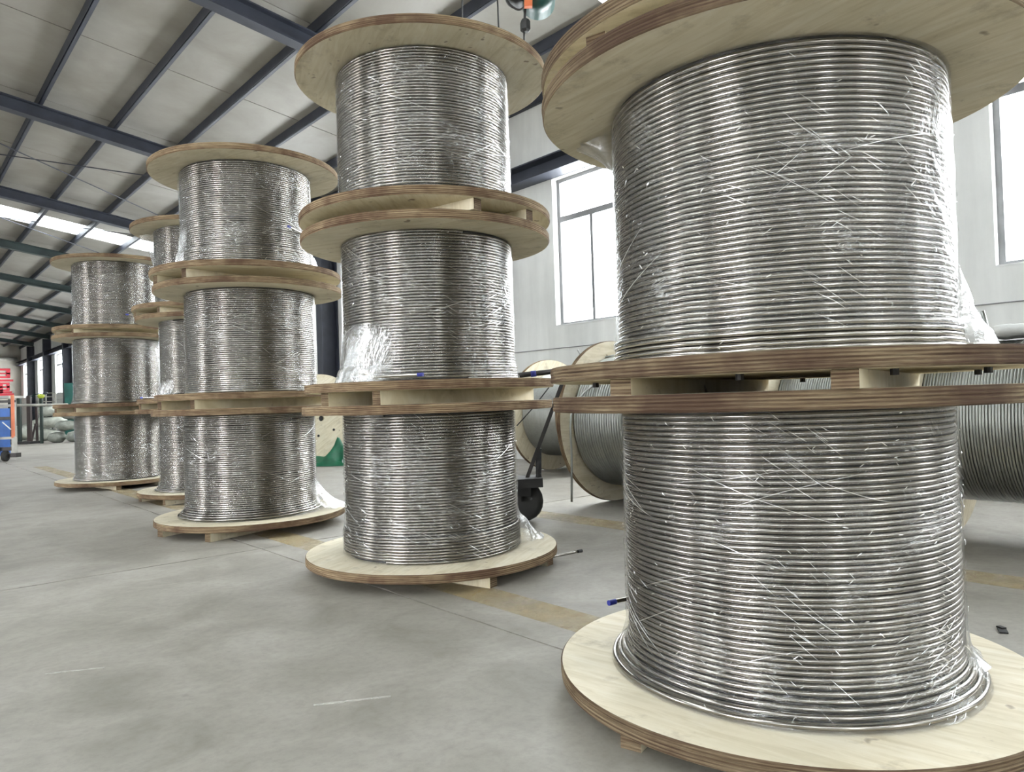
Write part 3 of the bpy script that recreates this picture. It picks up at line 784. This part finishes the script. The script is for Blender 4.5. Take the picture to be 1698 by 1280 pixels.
tag(blob('film_bundle', (5.3, 1.62, zc-.01), (.11, .10, .085), M['whitebag'], 1), 'white film bundle lying on the grey tube reel beside the billowing sheet', 'bundle', 'film bundles on the lying reel')
tag(blob('film_bundle', (5.28, 1.36, zc-.01), (.10, .12, .045), M['whitebag'], 2), 'small flat white film bundle beside the short grey stub', 'bundle', 'film bundles on the lying reel')
tag(blob('film_bundle', (5.28, 1.10, zc-.01), (.13, .12, .09), M['whitebag'], 3), 'white film bundle cut off by the right edge of the picture', 'bundle', 'film bundles on the lying reel')
tail_world(C, [(5.22, 1.47, 1.23), (5.22, 1.48, 1.33), (5.21, 1.50, 1.44)], .012, M['steel_dull'])

# crumpled tarp in front of the bored reel
tp = Vector((5.62, 10.86, 0))
nu, nv = 26, 40; U, V = np.meshgrid(np.linspace(-1, 1, nu), np.linspace(-1, 1, nv), indexing='ij')
zz = .05+.09*np.abs(np.sin(5*V+2*U))*(1-U*U)+.30*np.exp(-((V-.05-.15*U)/.13)**2-((U)/.6)**2)+.20*np.exp(-((V-.42)/.22)**2-((U-.1)/.6)**2)+.05*np.sin(9*V+4*U)*(1-U*U)
zz = np.maximum(zz*np.clip((1-np.abs(U))*6, 0, 1), .004)
pp = right0*1; co = np.stack([right0.x*V*.62+fwd0.x*U*.22, right0.y*V*.62+fwd0.y*U*.22, zz], -1).reshape(-1, 3)
o = link('tarp', grid_mesh('tarp', co, nu, nv, M['tarp'])); o.location = tp
tag(o, 'crumpled dark green tarp on the floor below the reel with the black bore', 'tarp')
# tool cart at the left edge
dc = 15.6
def lw(base): return lambda x_, y_, d=dc: at(x_, y_, d)-base
g1 = at(4, 762, dc); g1.z = 0
CT = thing('tool_cart', 'blue tool cart on casters with grey frame and orange post at the left edge', 'cart', g1); q = lw(g1)
def face_box(name, mat, x0, y0, x1, y1, d, th, parent, q):
    b = MB(); a = q((x0+x1)/2, (y0+y1)/2, d); w_, h_ = px(abs(x1-x0))*d, px(abs(y1-y0))*d
    b.box(a, (w_, th, h_), -YAW); return b.build(name, mat, parent)
face_box('cabinet', M['blue'], -45, 678, 5, 756, dc, .45, CT, q)
face_box('cabinet_trim', M['darksteel'], -45, 692, 5.2, 697, dc-.01, .46, CT, q)
face_box('shelf_rail', M['lightgrey'], -45, 725, 26, 729, dc-.1, .06, CT, q)
face_box('lower_rail', M['darksteel'], -45, 742, 24, 748, dc-.1, .05, CT, q)
face_box('post', M['lightgrey'], 21, 727, 27, 752, dc-.1, .07, CT, q)
face_box('foot', M['darksteel'], 18, 751, 31, 758, dc-.1, .16, CT, q)
face_box('post', M['orange'], 19.5, 655, 23, 726, dc-.1, .05, CT, q)
b = MB(); a = q(9, 756, dc-.2); rz_ = (a+g1).z
b.tube([a-right0*.03, a-right0*.025, a+right0*.025, a+right0*.03], [rz_*.8, rz_, rz_, rz_*.8], 18); b.build('caster_wheel', M['rubber'], CT, True)
b = MB(); b.tube([q(4, 700, dc-.1), q(18, 712, dc-.1)], .012, 6); b.build('strap', M['whitebag'], CT)
o = face_box('board', M['lightgrey'], -40, 657, 27, 661, dc+.6, .5, None, lambda x_, y_, d: at(x_, y_, d))
# board rests on a bench
g2 = at(0, 745, dc+.6); g2.z = 0
BN = thing('work_bench', 'pale work bench standing behind the blue tool cart', 'bench', g2); q2 = lw(g2)
o.parent = BN; o.location = -g2; o.name = 'bench_top'
for x0 in (-34, 23): face_box('leg', M['lightgrey'], x0, 661, x0+3, 749, dc+.45, .05, BN, q2)
for y0, mt in ((664, 'darksteel'), (671, 'lightgrey')): face_box('cross_rail', M[mt], -34, y0, 26, y0+4, dc+.45, .04, BN, q2)

# pipe rack of dark posts and a grey rail, about thirty metres off
dr_ = 24.0
g3 = at(50, 735, dr_); g3.z = 0
RK = thing('pipe_rack', 'rack of dark posts carrying a long pale rail left of the leftmost stack', 'rack', g3); q3 = lw(g3)
def post(x0, x1, y0, mat, d=dr_):
    b = MB(); a = q3((x0+x1)/2, y0, d); f_ = Vector((a.x, a.y, -g3.z)); wd_ = px(x1-x0)*d
    b.box((a.x, a.y, (a.z)/2), (wd_, wd_*.8, a.z), -YAW); return b.build('post', mat, RK)
post(29, 34, 656, M['postgreen']); post(45, 51, 656, M['brown']); post(66, 70, 660, M['postgreen']); post(59, 62, 675, M['brown'], dr_+.5); post(14, 18, 662, M['black'], dr_+.3)
b = MB(); b.tube([q3(27, 672, dr_-.15), q3(112, 671, dr_-.15)], .045, 8); b.build('rail', M['lightgrey'], RK, True)
b = MB(); b.bar(q3(52, 733, dr_), q3(59, 703, dr_+.4), .05, .05); b.build('brace', M['brown'], RK)
b = MB(); b.box(q3(36, 734, dr_), (.9, .5, .08), -YAW); b.build('base_plate', M['black'], RK)
b = MB(); b.tube([q3(50, 658, dr_), q3(57, 655, dr_), q3(66, 652, dr_)], .012, 6); b.build('cable', M['dkgreen'], RK)
b = MB(); b.lathe([(.02, .08), (.09, .06), (.11, 0), (.07, -.06), (.02, -.07)], 14, 0, q3(68, 657, dr_)); b.build('hood', M['lime'], RK, True)
b = MB(); b.lathe([(.0, .05), (.06, .03), (.07, -.02), (.0, -.06)], 12, 0, q3(75.5, 651.5, dr_)); b.build('knob', M['navy'], RK, True)
# white rung frame
g4 = at(80, 722, 28.6); g4.z = 0
LD = thing('rung_frame', 'pale metal frame of short rungs behind the pale rail', 'frame', g4); q4 = lw(g4)
for x0 in (76, 92): 
    b = MB(); a = q4(x0, 651, 28.6); b.box((a.x, a.y, a.z/2), (.035, .035, a.z), -YAW); b.build('upright', M['lightgrey'], LD)
for y0 in (652, 658, 666, 682, 697):
    b = MB(); b.tube([q4(71, y0, 28.6), q4(93, y0-.5, 28.6)], .022, 6); b.build('rung', M['lightgrey'], LD)
# sacks
SK = [(95, 733, 24.3, .25, .30, .17, 'sackgrey'), (126, 733, 24.3, .26, .30, .18, 'sackgrey'), (76, 733, 26.2, .5, .3, .2, 'sack'), (110, 716, 24.3, .34, .30, .16, 'sackgrey'),
      (83, 715, 26.2, .58, .32, .19, 'sack'), (122, 699, 24.4, .34, .3, .15, 'sackgrey'), (83, 697, 26.2, .42, .3, .17, 'sack'), (33, 733, 27.6, .55, .32, .26, 'sack'), (60, 733, 28.8, .55, .32, .30, 'sack')]
SL = ['grey woven sack at the front foot of the pile', 'grey woven sack at the foot of the pile touching the leftmost stack', 'white woven sack at the bottom of the pile by the dark green post',
      'grey woven sack in the second layer of the pile', 'big white woven sack in the second layer of the pile', 'grey woven sack high on the pile beside the leftmost stack', 'white woven sack on top of the pile with a pink patch',
      'pale sack on the floor behind the left rack post', 'pale sack on the floor behind the brown rack post']
tops = {}
for i, (x_, y_, d, sx, sy, sz, mt) in enumerate(SK):
    p = at(x_, y_, d)
    p.z = {733: 0, 715: .45, 716: .39, 697: .86, 699: .74}[y_]
    o = blob('sack', p, (sx, sy, sz), M[mt], 20+i, pinch=.35, sq=2.4, rz=-YAW+rr.uniform(-.25, .25))
    tag(o, SL[i], 'sack', 'woven sacks heaped by the far windows')
# teal cabinet behind the leftmost stack
p = at(123, 725, 28); p.z = 0
b = MB(); b.box((0, 0, 1.05), (.5, .5, 2.1), -YAW, bev=.08); o = b.build('machine_cabinet', M['teal']); o.location = p; tag(o, 'tall teal machine cabinet peeping out behind the leftmost stack', 'cabinet')

# red wall characters and a pipe on the far wall
def far_pt(x_, y_):
    d = rgt*((x_-849)/FPX)+fwd-upv*((y_-640)/FPX); t = (YF-.03)/d.y; return Vector((d.x*t, YF-.03, CAM_H+d.z*t))
CH = bpy.data.objects.new('wall_lettering', None); COL.objects.link(CH)
p0 = far_pt(0, 634); CH.location = p0; tag(CH, 'large red painted character on the far wall at the left edge', 'lettering')
def stroke(x0, y0, x1, y1):
    a, c = far_pt(x0, y0)-p0, far_pt(x1, y1)-p0
    b = MB(); b.box(((a.x+c.x)/2, 0, (a.z+c.z)/2), (abs(a.x-c.x), .04, abs(a.z-c.z))); b.build('stroke', M['red'], CH)
for s in ((-19, 611, 17, 614.5), (-19, 618, 17, 620.5), (-19, 624, 17, 627), (-19, 614.5, -15, 624), (10, 614.5, 17, 624), (-30, 629.5, 22, 632.5),
          (-19, 634.5, 16, 637), (-19, 640.5, 16, 643), (-19, 646, 16, 648.5), (-19, 637, -15, 646), (11, 637, 16, 646), (-5, 637, 5, 652), (-24, 649.5, 20, 652), (-30, 653, 23, 656)): stroke(*s)
b = MB(); b.tube([far_pt(-40, 594)-Vector((0, .15, 0)), far_pt(28, 596)-Vector((0, .15, 0))], .14, 10); b.build('pipe', M['lightgrey'], wall_far, True)

# hanging hoist above the second stack
dh = 7.0
hp = at(889, -12, dh)
HO = thing('electric_hoist', 'dark green electric hoist with orange bracket and black limit block hanging near the roof', 'hoist', hp); qh = lw(hp)
c0 = qh(893, -8, dh)
b = MB(); b.tube([c0-fwd0*.16, c0-fwd0*.15, c0-fwd0*.05, c0+fwd0*.15, c0+fwd0*.16], [.06, .155, .165, .165, .08], 24); b.build('motor_drum', M['dkgreen'], HO, True)
b = MB(); b.tube([c0-right0*.02-fwd0*.17, c0-right0*.02-fwd0*.2], .06, 16); b.build('end_cover', M['teal'], HO, True)
b = MB(); b.bar(qh(876, -22, dh-.17), qh(876, 12, dh-.17), .075, .05); b.build('bracket', M['orange'], HO)
c1 = qh(858, -14, dh); b = MB(); b.tube([c1-fwd0*.12, c1-fwd0*.1, c1+fwd0*.1, c1+fwd0*.12], [.05, .12, .12, .05], 18); b.build('gear_case', M['black'], HO, True)
b = MB(); b.tube([qh(838, -8, dh-.1), qh(845, 7, dh-.1), (qh(858, 16, dh-.1)), qh(866, 14, dh-.1), qh(871, 8, dh-.1)], .010, 8); b.build('power_cable', M['black'], HO, True)
b = MB(); b.tube([qh(871, 8, dh), qh(870, 34, dh)], .013, 8); b.build('rope', M['black'], HO, True)
b = MB(); b.lathe([(0, .062), (.035, .060), (.05, .036), (.05, -.04), (.03, -.06), (0, -.062)], 6, 0, qh(871, 43, dh)); b.build('limit_block', M['black'], HO)
b = MB(); b.tube([qh(869, 52, dh), qh(869, 130, dh)], .009, 8); b.build('hoist_rope', M['darksteel'], HO, True)
for xa, xb in ((767, 766), (822, 829)):
    b = MB(); b.tube([qh(xa, -40, dh), qh((xa+xb)/2, 10, dh), qh(xb, 110, dh)], .008, 6); b.build('pendant_cable', M['black'], HO)
b = MB(); b.box(qh(829, 118, dh), (.07, .06, .16), -YAW, bev=.01); b.build('pendant_control', M['orange'], HO)
zr = roof_z(hp.x, RZ)-hp.z
b = MB(); b.tube([(0, 0, .1), (0, 0, zr+.26)], .02, 8); b.build('hanger', M['black'], HO)
b = MB(); b.tube([qh(767, -40, dh), qh(822, -40, dh), qh(870, -40, dh)], .02, 8); b.build('cable_arm', M['black'], HO)
# small debris on the floor at right
p = Vector((3.38, .95, .0)); b = MB(); b.box((0, 0, .004), (.07, .03, .006), .4); b.box((.02, .01, .009), (.03, .02, .006), 1.0); o = b.build('metal_scrap', M['black']); o.location = p
tag(o, 'small flat dark scrap on the floor at the right edge', 'scrap')
for o in bpy.data.objects:
    for k_ in ('h_', 'z_', 'v_', 'face_'):
        if k_ in o: del o[k_]
